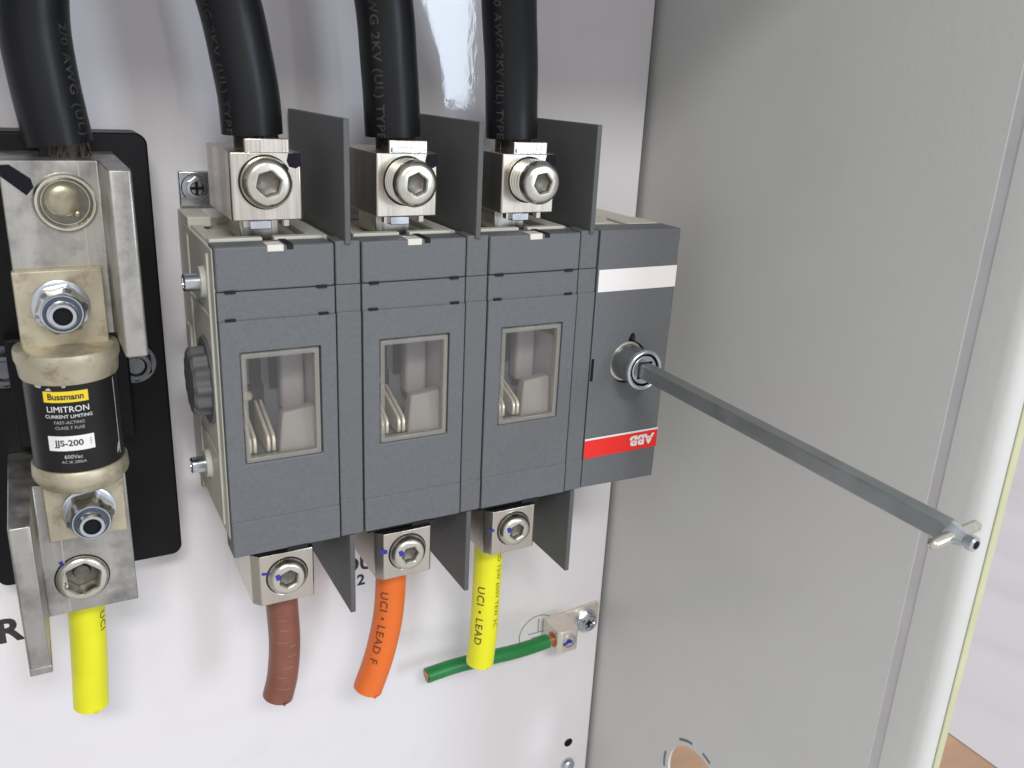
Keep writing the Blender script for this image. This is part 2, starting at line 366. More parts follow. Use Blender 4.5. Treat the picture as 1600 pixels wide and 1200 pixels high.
def pan_screw(name, org, r, h, parent, m='zinc', hexed=True, cross=True):
    x, y, z = org
    mb = MB().rings(org, (0,-1,0), [(0, r*1.28), (h*0.22, r*1.28), (h*0.3, r*1.2)] if hexed else [(0, r), (h*0.3, r)], n=36)
    mb.rings((x, y-h*0.28, z), (0,-1,0), [(0, hexr(r*1.78)), (h*0.45, hexr(r*1.78)), (h*0.7, r*0.84), (h*0.72, r*0.62), (h*0.5, r*0.5)] if hexed else
             [(0, r), (h*0.4, r*0.9), (h*0.72, r*0.55), (h*0.75, r*0.3)], n=36)
    o = mb.build(name, m, parent)
    if cross:
        c = MB().box(x-r*0.55, x+r*0.55, y-h*0.80-0.05, y-h*0.5, z-r*0.12, z+r*0.12).box(x-r*0.12, x+r*0.12, y-h*0.80-0.1, y-h*0.5, z-r*0.55, z+r*0.55)
        c.build('recess', 'dark', o)
    return o
pan_screw('screw', (262.3, PY, -412.5), 4.6, 4.5, plate, hexed=False)

# ------------------------------------------------------------------ the disconnect switch
sw = empty('disconnect_switch', (150, PY, -172), 'dark grey three pole disconnect switch with windowed front covers and a shaft coupling', 'disconnect switch')
XL = (51.4, 102.7, 154.4); XR = (92.9, 144.7, 196.3); ZT, ZB = -56.3, -172.9
DZ = [(-56.3, -71.55), (-71.8, -81.62), (-81.7, -158.42), (-158.5, -172.9)]
hs = MB()
hs.box(51.3, 53.5, 3.4, PY, -57.4, -167).box(244, 246, 14, PY, -57.4, -168)                           # side cheeks
hs.box(53.5, 244, 62, PY, -57.6, -166.6).box(53.5, 206, 22, 62, -62, -58.6).box(53.5, 206, 11.3, 62, -166, -163)
hs.box(206, 248, 14.2, PY-0.5, -59, -57.0).box(206, 244, 14.2, 62, -168, -166)
hs.box(206, 207.5, 14.2, 62, -166, -59)
hs.box(50.6, 51.5, 10, 12, -60, -164).box(50.7, 51.5, 50, 53, -60, -158).box(50.7, 51.5, 12, 50, -84, -82.5).box(50.7, 51.5, 12, 50, -138, -136.5).box(50.2, 51.5, 56, 66, -120, -98)
hs.build('rear_housing', 'housing', sw, bevel=0.5)
hr = MB()
for i in range(3):                                                                                    # ribs and ledges on top of the housing
    a, b = XL[i], XR[i]
    hr.box(a+0.8, a+19, 11.4, 15.5, -58.4, -55.4).box(a+23, a+40.5, 11.4, 15.5, -58.4, -55.4)
    hr.box(a+1, a+5, 15.5, 55, -58.5, -56.5).box(b-4.5, b+2, 15.5, 60, -58.5, -56.2)
hr.box(51.4, 60, 50, PY-0.4, -57.5, -53.6).box(210, 226, 20, 50, -57, -56.2).box(230, 246, 15, 32, -57, -56.0)
hr.build('housing_ledge', 'housing', sw, bevel=0.4)
bk = MB()                                                                                             # dark backing behind every joint
for i in range(3):
    for z in (-71.7, -81.7, -158.5): bk.box(XL[i]+0.6, XR[i]-0.6, 8.5, 10.5, z-2, z+2)
    bk.box(XR[i]-1.5, XR[i]+1.5, 9, 10.5, ZT-1, ZB+1)
    bk.box((XL[1], XL[2], 205.4)[i]-1.5, (XL[1], XL[2], 205.4)[i]+1.5, 9, 10.5, ZT-1, ZB+1)
bk.build('joint_backing', 'dark', sw)

def pole(i):
    a, b = XL[i]+0.25, XR[i]-0.25
    wx0, wx1, wz0, wz1 = XL[i]+6.9, XL[i]+34.6, -135.3, -93.8
    p = MB().box(a, b, 0, 11, DZ[0][0], DZ[0][1]).build('pole_cover', 'cover', sw, bevel=0.7)
    MB().box(a, b, 0.25, 11, DZ[1][0], -83.0).build('band', 'cover', p, bevel=0.3)
    MB().frame((a, b, -159.8, DZ[2][0]), (wx0-0.3, wx1+0.9, wz0-0.4, wz1+0.4), -0.45, 9).build('front_panel', 'cover', p, bevel=0.5)
    MB().box(a, b, -0.9, 11, *DZ[3]).build('lower_cap', 'cover', p, bevel=0.45)
    for x0, z in ((a+2.2, -81.55), (b-6.2, -81.55), (a+2.6, -71.65), (b-6.6, -71.65)):
        MB().box(x0, x0+3.6, -0.5, 2, z-0.5, z+0.5).build('clip_slot', 'slot', p, bevel=0.1)
    MB().box(a+20, a+28, -0.95, 12, ZB-1.4, ZB+0.5).build('lower_clip', 'slot', p, bevel=0.1)
    MB().box(a+24.2, a+26.6, -0.03, 11.2, ZT-1.6, ZT+0.18).build('clip_slot', 'slot', p)
    MB().box(a+17.6, a+23.2, -0.12, 6.5, ZT-2.1, ZT+0.25).build('clip_tab', 'cream', p, bevel=0.2)
    # what can be seen through the window
    t = MB()
    t.box(wx0-1, wx0-0.35, 2.4, 27, wz0-1, wz1+1).box(wx1+0.95, wx1+1.6, 2.4, 27, wz0-1, wz1+1)
    t.box(wx0-0.35, wx1+0.95, 2.4, 27, wz1+0.45, wz1+1.1).box(wx0-0.35, wx1+0.95, 2.4, 27, wz0-1.1, wz0-0.45)
    t.box(wx0-1, wx1+1.6, 27.0, 28, wz0-1.1, wz1+1.1)
    t.build('window_well', 'inner', p)
    W, H = wx1-wx0, wz1-wz0
    c = MB().box(wx0+W*0.66, wx0+W*1.0, 19, 26.9, wz0+H*0.25, wz1)
    c.build('arc_chamber', 'innerlight', p, bevel=2.2, seg=4)
    for f in (0.30, 0.56): MB().box(wx0+W*f, wx0+W*(f+0.15), 26.0, 26.95, wz0+H*0.44, wz1-H*0.06).build('vent_slot', 'slot', p)
    MB().box(wx1+0.3, wx1+0.95, 2.6, 26.9, wz0, wz1).build('well_cheek', 'innerlight', p)
    q = MB()
    xb0, xb1 = wx0+W*0.47, wx1+0.25
    y0, y1 = 4.0, 11.0
    q.add([(xb0,y0,wz0),(xb1,y0,wz0),(xb1,y1,wz0),(xb0,y1,wz0),(xb0+2.2,y0+2.0,wz0+H*0.37),(xb1,y0+2.0,wz0+H*0.405),(xb1,y1,wz0+H*0.405),(xb0+2.2,y1,wz0+H*0.37)],
          [(3,2,1,0),(4,5,6,7),(0,1,5,4),(1,2,6,5),(2,3,7,6),(3,0,4,7)])
    q.build('contact_block', 'blockgrey', p, bevel=0.8)
    MB().box(wx0, wx0+W*0.46, 24, 26.9, wz0, wz0+H*0.50).build('well_dark_slab', 'slot', p)  # dark slab that darkens the lower left of the well
    for f in (0.055, 0.12, 0.30, 0.37):
        x = wx0+W*f
        k = MB(); prof = [(3.2, wz0+1.6), (2.6, wz0+2.9), (2.7, wz0+6.6), (4.0, wz0+8.4), (23, wz0+15.5), (23, wz0+2.0)]
        n = len(prof); k.add([(x, y, z) for y, z in prof]+[(x+1.35, y, z) for y, z in prof], [tuple(range(n)), tuple(range(2*n-1, n-1, -1))]+[(j, n+j, n+(j+1)%n, (j+1)%n) for j in range(n)])
        k.build('contact_blade', 'bladesteel', p, bevel=0.35)
    MB().rings((wx0+W*0.2, 20, wz0+H*0.45), (0,-1,0), [(0, 2.0), (1.2, 1.9), (1.8, 1.2)], n=20).build('rivet', 'brasscap', p)
    fr = MB().frame((wx0, wx1, wz0, wz1), (wx0+1.7, wx1-1.7, wz0+1.9, wz1-1.9), -0.9, 2.2).build('window_frame', 'bezel', p, bevel=0.4)
    MB().box(wx0+1.75, wx1-1.75, 0.5, 1.3, wz0+1.95, wz1-1.95).build('window_pane', 'pane', p)
    return p
for i in range(3): pole(i)

for i in range(3):
    a = XR[i]+0.3; b = (XL[1], XL[2], 205.4)[i]-0.3; mid = (a+b)/2
    s0 = MB().box(a, b, 0.5, 11, ZT+0.5, -71.65).build('spacer', 'spacer', sw, bevel=0.5)
    MB().box(a, b, 0.55, 11, -71.75, -83.0).build('spacer_band', 'spacer', s0, bevel=0.25)
    MB().box(a, b, -0.1, 10.8, DZ[2][0], -159.8).build('spacer_strip', 'spacer', s0, bevel=0.4)
    MB().box(a, b, -0.5, 11, *DZ[3]).build('spacer_foot', 'spacer', s0, bevel=0.5)
for x, zb in ((96.5, -209.0), (148.0, -212.0), (200.0, -214.6)):
    MB().box(x, x+2.2, -0.5, 71.5, -14.1, -57.0).build('phase_barrier', 'barrier', sw, bevel=0.35)
    MB().box(x, x+2.2, -0.5, 71.5, ZB-0.3, zb).build('phase_barrier', 'barrier', sw, bevel=0.35)

# lugs with their set screws
def lug(i, top, prot, r, af, ph):
    cx = (XL[i]+XR[i])/2; x0, x1 = cx-12.2, cx+12.3
    if top: z1, z0 = -26.2, -49.2
    else: z1, z0 = (-180.3, -202.6) if i == 0 else (-181.6, -203.4)
    m = MB()
    if top: m.prism_z([(x0, 50), (x0, 9.6), (x0+0.6, 9), (x1-0.6, 9), (x1, 9.6), (x1, 50)], z0, z1)
    else: m.prism_z([(x0, 50), (x0, 12.5), (x0+3.0, 9), (x1-0.5, 9), (x1, 9.5), (x1, 50)], z0, z1)
    cz = -36.2 if top else z0+11.6
    sx = cx-0.3 if top else cx+1.3
    l = m.build('lug', 'tin', sw, bevel=0.35, cutter=MB().rings((sx, 18, cz), (0,-1,0), [(0, r+0.3), (12, r+0.3)], n=48))
    screw_head((sx, 9, cz), r, prot, af, thread=True, ph=ph).build('set_screw', 'screw', l)
    MB().rings((sx, 9-prot+6.2, cz), (0,-1,0), [(0, hexr(af-0.15, ph)), (3.4, hexr(af-0.15, ph)), (2.6, af*0.3)], n=48).build('socket_floor', 'shadesteel', l)
    g = 0.35
    MB().frame((sx-r-g, sx+r+g, cz-r-g, cz+r+g), (sx-r, sx+r, cz-r, cz+r), 8.98, 9.2) if False else None
    MB().rings((sx, 9.02, cz), (0,-1,0), [(0, r+0.45), (0.06, r+0.45), (0.07, r-0.5)], n=48, cap0=False, cap1=False).build('screw_rim', 'slot', l)
    if top:
        for k in (-1, 1): MB().box(cx+k*7-0.9, cx+k*7+0.9, 12, 15, z0-2.6, z0+0.1).build('lug_foot', 'tin', l)
        MB().box(cx-7, cx+7, 24, 44, -58.4, z0-0.1).build('terminal_tongue', 'tin', l, bevel=0.3)
        MB().box(cx-6.5, cx+8.6, 10.6, 12.2, z1-0.5, z1+4.4).build('clamp_plate', 'tin', l, bevel=0.3)
        if i: MB().box(cx-5.6, cx+6.2, 9.9, 10.6, z1+0.2, z1+1.9).build('clamp_lip', 'zinc', l, bevel=0.15)
        MB().box(cx-6.2, cx+1.4, 10, 14, z0-3.2, z0-0.1).build('terminal_clip', 'zinc', l, bevel=0.3)
        patch_y([(x1-4.6, -26.5), (x1-0.4, -26.3), (x1-0.2, -30.6), (x1-2.2, -31.6), (x1-4.4, -31.0), (x1-5.2, -29)], 9.0, 'paint_mark', 'marker', l)
    else:
        MB().box(cx-9, cx+9, 20, 44, z1+0.1, -166).build('terminal_tongue', 'tin', l, bevel=0.3)
        MB().box(x0-3, x1+2.5, 12.5, 18, z1+0.3, -165).build('shade_block', 'slot', l)  # dark box added as the shade between cover and lower lug
        if i == 0:
            patch_y([(x0+3.5, cz+3.6), (x0+8.0, cz+2.8), (x0+8.0, cz+1.6), (x0+3.5, cz+2.5)], 9.0, 'paint_mark', 'bluemark', l)
        elif i == 1:
            patch_y([(x0+0.9, cz+3.9), (x0+4.4, cz+2.7), (x0+4.3, cz+0.9), (x0+2.6, cz+1.0), (x0+0.9, cz+2.3)], 9.0, 'paint_mark', 'bluemark', l)
        else:
            patch_y([(x0+0.8, cz+1.7), (x0+3.6, cz+1.6), (x0+3.6, cz+0.4), (x0+0.8, cz+0.5)], 9.0, 'paint_mark', 'bluemark', l)
        yf = 9-prot
        patch_y([(sx-5.6, cz+2.9), (sx-4.0, cz+3.4), (sx-2.9, cz+1.8), (sx-3.6, cz+0.6), (sx-5.0, cz+0.6)], yf, 'paint_mark', 'bluemark', l, th=0.12)
    return l
lug(0, True, 5.0, 8.7, 7.4, 0.25); lug(1, True, 11.0, 8.5, 7.0, 0.1); lug(2, True, 12.5, 8.4, 7.0, 0.35)
lug(0, False, 3.2, 7.9, 6.6, 0.15); lug(1, False, 3.8, 8.0, 6.6, 0.5); lug(2, False, 4.0, 7.8, 6.6, 0.2)

# rivets, knob and feet on the near flank
for y, z in ((20.5, -72.0), (37, -149.3)):
    o = MB().rings((51.4, y, z), (-1,0,0), [(0, 4.6), (0.8, 4.6), (0.8, 3.2), (7.0, 3.2), (7.4, 2.8), (7.4, 2.0), (6.0, 1.8)], n=32).build('side_pin', 'zinc', sw)
    MB().rings((51.4, y, z), (-1,0,0), [(0.1, 5.8), (2.0, 5.4)], n=32).build('pin_boss', 'housing', o)
kb = MB().rings((51.4, 27, -111), (-1,0,0), [(0, 17.0), (1.2, 16.4)], n=48)
kb.rings((50.2, 27, -111), (-1,0,0), [(0, lambda a: 12.6+0.8*math.cos(12*a)), (4.8, lambda a: 12.3+0.8*math.cos(12*a)), (5.8, lambda a: 11.0+0.5*math.cos(12*a))], n=120)
kb.build('side_knob', 'spacer', sw, angle=25)
ft = MB().box(52.4, 66, PY-2.0, PY, -39, -52.8).build('mounting_foot', 'zinc', sw, bevel=0.5)
pan_screw('screw', (58.6, PY-2.0, -45.3), 4.4, 4.0, ft)
ft = MB().box(52.4, 64, PY-2.5, PY, -163, -176).build('mounting_foot', 'brasscap', sw, bevel=0.5)
MB().rings((56, PY-2.5, -171), (0,-1,0), [(k*0.55, 3.2-0.35*(k % 2)) for k in range(14)], n=20).build('screw', 'brasscap', ft)

# mechanism module with labels and shaft coupling
def keyhole(a):
    d = (a-R_(85)+math.pi) % (2*math.pi)-math.pi
    if abs(d) < R_(10): return 13.6-3.0*(d/R_(10))**2
    return 9.7
SXc, SZc = 225.8, -115.0
mm = MB()
mm.box(205.7, 247.0, 0, 14, ZT+0.2, -103.2)
mc = MB().prism_y([(205.7, ZT+0.4), (247.2, ZT), (247.0, -100.6), (205.7, -100.6)], 0, 14)
mc.holed(205.7, 246.6, -129, -100.6, SXc, SZc, keyhole, 0, 14, n=96)
mc.prism_y([(205.7, -129), (245.9, -129), (245.6, -173.6), (205.7, -172.7)], 0, 14)
bm_v = mc
mech = mc.build('mechanism_cover', 'cover', sw)
mo = mech.data; b_ = bmesh.new(); b_.from_mesh(mo); bmesh.ops.remove_doubles(b_, verts=b_.verts, dist=1e-6); b_.to_mesh(mo); b_.free()
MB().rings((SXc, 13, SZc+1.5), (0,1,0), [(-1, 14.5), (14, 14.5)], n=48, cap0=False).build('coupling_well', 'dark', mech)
MB().box(206.0, 207.4, -0.06, 2, -111.5, -121.8).build('pry_slot', 'dark', mech)
MB().box(206.3, 247.25, -0.22, 0.02, -72.4, -82.0).build('blank_label', 'label', mech, bevel=0.1)
rl = MB().box(205.8, 246.2, -0.18, 0.02, -149.2, -158.6).build('brand_strip', 'red', mech)
MB().box(205.8, 246.2, -0.24, -0.18, -149.0, -149.9).build('strip_edge', 'printwhite', rl, smooth=False)
lt = text_on(lambda x, z: (237.4-x, -0.27, -153.7-z), 'ABB', 6.6, 'lettering', 'printwhite', rl, bold=0.30, spacing=1.0, sx=1.12)
MB().box(229.0, 245.8, -0.31, -0.27, -153.85, -153.55).build('lettering', 'red', rl, smooth=False)
cp = MB().rings((SXc, 12, SZc), (0,-1,0), [(0, 8.0), (22, 8.0), (23.2, 8.2)], n=48, cap1=False).build('shaft_coupling', 'rod', sw)
rg = MB(); pr = []
for k in range(13):
    t = math.pi*2*k/12; pr.append((23.6+1.3*math.sin(t), 8.15+1.05*math.cos(t)))
rg.rings((SXc, 12, SZc), (0,-1,0), pr, n=56, cap0=False, cap1=False); rg.build('retaining_ring', 'zinc', cp)
MB().rings((SXc, 12, SZc), (0,-1,0), [(22.0, 7.3), (22.6, 7.3)], n=48).build('ring_gap', 'dark', cp)
MB().rings((SXc, 12, SZc), (0,-1,0), [(21, 6.3), (23.9, 6.3), (24.2, 6.0), (24.2, lambda a: hexr(7.4)(a)*0+3.75/max(abs(math.cos(a)), abs(math.sin(a)))), (20.5, lambda a: 3.75/max(abs(math.cos(a)), abs(math.sin(a))))], n=64).build('socket_disc', 'zinc', cp)
# bright spring clip between the cover and the coupling
MB().rings((SXc, 2.6, SZc), (0,-1,0), [(0, 9.3), (1.4, 9.2), (1.6, 8.1)], n=48, cap1=False).build('spring_clip', 'screw', cp)

# ------------------------------------------------------------------ operating shaft
sh = empty('operating_shaft', (SXc, -12, SZc), 'long square galvanised steel shaft sticking out of the switch coupling', 'shaft')
a, b = Vector((SXc, -9, -115.0)), Vector((226.2, -164, -118.4)); d = (b-a)
def sq(p, h): return [(p.x-h, p.y, p.z-h), (p.x+h, p.y, p.z-h), (p.x+h, p.y, p.z+h), (p.x-h, p.y, p.z+h)]
st = [(0, 3.0), (0.978, 2.95), (1.0, 2.3)]
m = MB(); vs = []
for t, h in st: vs += sq(a+d*t, h)
m.add(vs, [(3,2,1,0)]+[(4*k+i, 4*k+(i+1)%4, 4*k+4+(i+1)%4, 4*k+4+i) for k in range(len(st)-1) for i in range(4)]+[(8,9,10,11)])
m.build('square_bar', 'rod', sh, bevel=0.45, seg=3)
u = d.normalized()
MB().rings(b-u*2.2, u, [(0, 3.4), (1.2, 3.3), (3.2, 2.7), (5.6, 2.3), (5.8, 1.9), (6.2, 1.9), (6.3, 2.35), (8.2, 2.3), (8.7, 1.8)], n=32).build('end_nub', 'zinc', sh)
pv = Vector((1, 0, 0.10)).normalized(); pin_y = b-u*0.2
MB().rings(pin_y-pv*11.2, pv, [(0, 0.6), (0.5, 1.3), (1.2, 1.7), (20.4, 1.7), (21.0, 1.4), (21.3, 0.8)], n=24).build('cross_pin', 'screw', sh)
MB().rings(b+u*6.45, u, [(0, 1.3), (0.16, 1.3)], n=20).build('nub_recess', 'dark', sh)

# ------------------------------------------------------------------ fuse holder
fh = empty('fuse_holder', (5, PY, -196), 'black fuse block with two bare aluminium terminals on the white plate', 'fuse holder')
def rrect(x0, x1, z0, z1, r, n=6):
    out = []
    for cx, cz, a0 in ((x1-r, z1-r, 0), (x0+r, z1-r, 90), (x0+r, z0+r, 180), (x1-r, z0+r, 270)):
        out += [(cx+r*math.cos(R_(a0+90*i/n)), cz+r*math.sin(R_(a0+90*i/n))) for i in range(n+1)]
    return out
MB().prism_y(rrect(-28.5, 40.2, -197.2, -23.6, 4.2), 55, PY).build('base', 'black', fh, bevel=0.8)
bar = MB().box(-14, 26, 44, 55, -94, -136).build('base_bridge', 'black', fh, bevel=1)
def terminal(x0, x1, fx0, fx1, z0, z1, cut):
    sgn = 1 if fx0 > x0 else -1
    if sgn > 0: poly = [(x0, 55), (x0, 21), (x1+0.3, 21), (fx0, 20.2), (fx0+0.3, -9.6), (fx0+0.8, -10), (fx1-0.6, -10), (fx1, -9.4), (fx1, 55)]
    else: poly = [(x1, 55), (fx0, 55), (fx0, -9.4), (fx0+0.6, -10), (fx1-0.8, -10), (fx1-0.3, -9.6), (fx1, 20.2), (x0, 21), (x1, 21)]
    return MB().prism_z(poly, z0, z1).build('terminal', 'alu', fh, bevel=0.5, cutter=cut)
t1 = terminal(-7.6, 20.3, 20.8, 27.8, -88.2, -30.1, None)
t2 = terminal(-11.0, 19.1, -18.5, -11.6, -194.2, -141.2, MB().rings((1.0, 32, -180.4), (0,-1,0), [(0, 9.1), (14, 9.1)], n=48))
MB().box(-18.5, -11.6, -9.6, 54, -197.2, -194.2).build('flange_end', 'alu', t2, bevel=0.4)
# the upper set screw sits below its rim, the lower one stands open
MB().rings((10.0, 21, -43.4), (0,-1,0), [(-1, 9.7), (0.9, 9.5), (1.7, 8.9), (1.7, 8.2), (0.3, 7.2), (0.22, 2.0)], n=56).build('set_screw', 'screw', t1)
MB().rings((10.0, 21, -43.4), (0,-1,0), [(0, 7.0), (0.32, 7.0), (0.34, 5.0)], n=40).build('socket_floor', 'shadesteel', t1)
MB().rings((9.4, 20.7, -42.6), (0,-1,0), [(0, 5.5), (0.5, 5.2), (1.1, 4.2), (1.5, 2.6), (1.6, 1.0)], n=36).build('ball', 'tarnish', t1)
MB().rings((13.2, 20.7, -47.2), (0,-1,0), [(0, 1.1), (0.6, 0.9), (0.9, 0.3)], n=14).build('stud_tip', 'tarnish', t1)
MB().box(14.6, 15.1, 20.85, 21.2, -64.0, -30.6).build('extrusion_line', 'tin', t1)
MB().box(-4.6, -4.1, 20.85, 21.2, -193.6, -162.5).build('extrusion_line', 'tin', t2)
screw_head((1.0, 21, -180.4), 8.9, 2.0, 11.2, depth=9, thread=False, ph=0.2).build('set_screw', 'screw', t2)
MB().rings((1.0, 26.6, -180.4), (0,-1,0), [(0, hexr(11.0, 0.2)), (0.3, hexr(11.0, 0.2)), (0, 3.2), (1.6, 2.6)], n=48).build('socket_floor', 'shadesteel', t2)
MB().rings((1.0, 21, -180.4), (0,-1,0), [(0.02, 9.3), (0.08, 9.3), (0.09, 8.4)], n=48, cap0=False, cap1=False).build('screw_rim', 'slot', t2)
patch_y([(-7.5, -31.5), (-4.6, -31.4), (0.9, -35.7), (1.5, -38.4), (-0.8, -41.0), (-7.4, -35.0)], 21, 'paint_mark', 'marker', t1)
patch_y([(-6.2, -172.6), (-4.9, -172.2), (-4.6, -173.6), (-5.6, -174.2)], 21, 'paint_mark', 'bluemark', t2)
patch_y([(-3.6, -173.9), (-1.6, -173.8), (-1.7, -175.6), (-3.4, -175.4)], 19.3, 'paint_mark', 'violetmark', t2)
def stud(cx, cz, y, parent):
    nt = MB().rings((cx, y, cz), (0,-1,0), [(0, 8.8), (1.0, 8.8), (1.3, 8.2)], n=40)
    nt.rings((cx, y-1.2, cz), (0,-1,0), [(0, hexr(14.2, 0.35)), (6.2, hexr(14.2, 0.35)), (7.6, 6.7), (9.2, 6.5), (9.8, 6.1), (9.8, 5.6)], n=60)
    o = nt.build('lock_nut', 'zinc', parent, angle=30)
    MB().rings((cx, y-10.0, cz), (0,-1,0), [(0, 6.0), (1.0, 5.8), (1.1, 4.6)], n=36).build('nylon_insert', 'nylon', o)
    MB().rings((cx, y-7.4, cz), (0,-1,0), [(0, 4.6), (5.6, 4.6), (6.8, 3.9), (6.8, 2.95), (2.5, 2.85)], n=36).build('stud', 'zinc', o)
    MB().rings((cx, y-9.8, cz), (0,-1,0), [(0, 2.9), (2.8, 2.88)], n=24).build('stud_bore', 'dark', o)
stud(4.9, -76.6, 16.9, fh); stud(5.9, -151.5, 16.9, fh)
for x, z in ((-15.4, -107.0), (28.6, -110.2)): pan_screw('screw', (x, 55, z), 6.4, 6.0, fh, m='shadezinc', cross=False)

# ------------------------------------------------------------------ fuse
FX, FY = 5.1, 19.0
fu = empty('cartridge_fuse', (FX, FY, -140), 'black cylindrical cartridge fuse with tarnished caps bolted across the fuse block', 'fuse')
fb = MB().rings((FX, FY, -98), (0,0,-1), [(0, 14.5), (36, 14.5)], n=64).build('body', 'fusebody', fu)
MB().rings((FX, FY, -89.8), (0,0,-1), [(0, 15.2), (0.4, 16.0), (1.6, 16.3), (4.0, 16.25), (5.4, 15.7), (9.6, 15.3), (10.3, 14.9), (10.4, 14.4)], n=64).build('end_cap', 'brasscap', fu)
MB().rings((FX, FY, -131.2), (0,0,-1), [(0, 14.4), (0.1, 15.0), (0.6, 15.4), (4.6, 15.6), (5.8, 15.2), (7.4, 13.8), (8.4, 13.4), (9.0, 12.4)], n=64).build('end_cap', 'brasscap', fu)
MB().box(-8.1, 18.4, 17, 20.95, -64.6, -91).build('blade', 'brasscap', fu, bevel=0.4)
MB().box(-7.9, 17.8, 17, 20.95, -138.5, -162.2).build('blade', 'brasscap', fu, bevel=0.4)
def cyl(x, z, x0=0.0, z0=0.0, r=14.62):
    """flat print laid round the fuse body; x measured along the arc, facing the reader near X=3.5"""
    a = (x0+x)/14.5-0.19
    return (FX+r*math.sin(a), FY-r*math.cos(a), z0+z)
def band(x0, x1, z0, z1, name, m, parent, r):
    mb = MB(); n = 16; vs = []
    for i in range(n+1):
        x = x0+(x1-x0)*i/n; vs += [cyl(x, z0, r=r), cyl(x, z1, r=r)]
    return mb.add(vs, [(2*i, 2*i+2, 2*i+3, 2*i+1) for i in range(n)]).build(name, m, parent, smooth=False, fix=False)
yb = band(-6.6, 7.2, -106.0, -102.2, 'print_band', 'printyellow', fb, 14.6)
text_on(lambda x, z: cyl(x, z, 0.3, -104.1, 14.68), 'Bussmann', 3.0, 'lettering', 'ink', yb, bold=0.09, sx=0.92, grid=1.0)
for s_, h_, z_, bo, mm_, sp in (('LIMITRON', 2.9, -108.5, 0.0, 'printwhite', 1.0), ('CURRENT LIMITING', 1.65, -111.0, 0.0, 'printwhite', 1.0),
                           ('FAST-ACTING', 1.5, -113.1, 0.0, 'printgrey', 1.0), ('CLASS T FUSE', 1.5, -115.0, 0.0, 'printgrey', 1.0),
                           ('600Vac', 1.9, -125.4, 0.03, 'printgrey', 1.0), ('AC IR 200kA', 1.4, -127.3, 0.0, 'printgrey', 1.0)):
    text_on(lambda x, z, q=z_: cyl(x, z, 0.6, q, 14.64), s_, h_, 'lettering', mm_, fb, bold=bo, spacing=sp, grid=1.0)
wb = band(-6.8, 7.6, -123.2, -117.9, 'print_band', 'printwhite', fb, 14.6)
text_on(lambda x, z: cyl(x, z, -0.2, -120.5, 14.68), 'JJS-200', 3.0, 'lettering', 'ink', wb, bold=0.07, sx=1.05, grid=1.0)
text_on(lambda x, z: cyl(x, z, 6.4, -120.4, 14.68), 'A\nM\nP', 0.95, 'lettering', 'ink', wb)
band(17.6, 18.1, -129, -101, 'sleeve_seam', 'printgrey', fb, 14.62)
for p_ in ([(-9.5, -99.8), (-6.5, -99.9), (-7.2, -101.2), (-9.2, -100.9)], [(-0.5, -100.0), (1.0, -100.0), (0.6, -100.9), (-0.3, -100.8)],
           [(-5.2, -101.2), (-4.2, -100.9), (-3.6, -101.9), (-5.6, -101.9)], [(16.2, -126.5), (17.4, -124.2), (17.9, -127.2), (16.0, -128.6)]):
    MB().add([cyl(x, z, r=14.64) for x, z in p_], [(0,1,2,3)]).build('worn_patch', 'printgrey', fb, smooth=False, fix=False)

# ------------------------------------------------------------------ cables and wires
def strands(org, r, z0, z1, parent):
    mb = MB(); rnd = random.Random(int(org[0]*10))
    mb.rings((org[0]+0.8, org[1], z1), (0,0,-1), [(0, r*0.80), (z1-z0, r*0.78)], n=28)
    for k in range(9):
        a = rnd.uniform(-math.pi*0.95, -0.05); q = r*0.8
        mb.rings((org[0]+0.8+q*math.cos(a), org[1]+q*math.sin(a), z1), (rnd.uniform(-.3,.3), rnd.uniform(-.15,.05), -1), [(0, 0.5), ((z1-z0)*rnd.uniform(.5, .95), 0.45)], n=7)
    return mb.build('conductor', 'copper', parent)
def cable(name, pts, r, mname, label, cat, group, texts, inkm, wob=0, cond=None, conds=True):
    tb = Tube(pts, r); p0 = pts[0]
    top = empty(name, tuple(pts[0]), label, cat, group)
    tb.mesh(wob=wob, ragged=0.0).build('insulation', mname, top, bevel=0.0)
    for s_, size, d0, ang, bo in texts:
        text_on(lambda x, y: tb.at(max(0.01, d0+x), ang+y/r, r+0.1), s_, size, 'lettering', inkm, top, bold=bo, spacing=1.05, ax='LEFT', grid=0.8)
    return top, tb
BG = 'black power cables into the top lugs'
# black cables: paths run from the lug upwards
def black(pts, label, texts):
    tb = Tube(pts, 10.6)
    top = empty('power_cable', tuple(pts[0]), label, 'cable', BG)
    tb.mesh(ragged=0).build('insulation', 'cable', top)
    strands(pts[0], 9.3, pts[0][2]-6.5, pts[0][2]+0.5, top)
    for s_, size, d0, ang, bo in texts:
        text_on(lambda x, y: tb.at(max(0.01, d0-x), ang-y/10.6, 10.72), s_, size, 'lettering', 'print_dim', top, bold=bo, spacing=1.15, ax='LEFT', grid=0.8, sx=1.12)
    return top
black([(10.9, 38, -26.2), (8.7, 38, -8), (7.6, 38, 8), (8.2, 38, 22), (10, 40, 45), (13, 45, 100)],
      'thick black cable entering the aluminium fuse terminal at far left', [('2/0 AWG (UL)', 4.6, 38, -0.80, 0.05)])
black([(72.3, 28, -21.4), (71.8, 28, -10), (70.3, 28.5, 1.8), (66.9, 30, 22), (60, 34, 45), (40, 48, 100)],
      'thick black cable curving down into the lug of the first switch pole', [('2/0 AWG 2KV (UL) TYPE', 4.4, 60, 1.05, 0.05)])
black([(125.2, 28, -21.4), (124.6, 28, -8), (123.7, 28, 4), (121.8, 28.5, 26), (117, 31, 50), (108, 38, 100)],
      'thick black cable entering the middle lug of the switch', [('2/0 AWG 2KV (UL) TYPE RHH', 4.6, 62, 0.78, 0.08)])
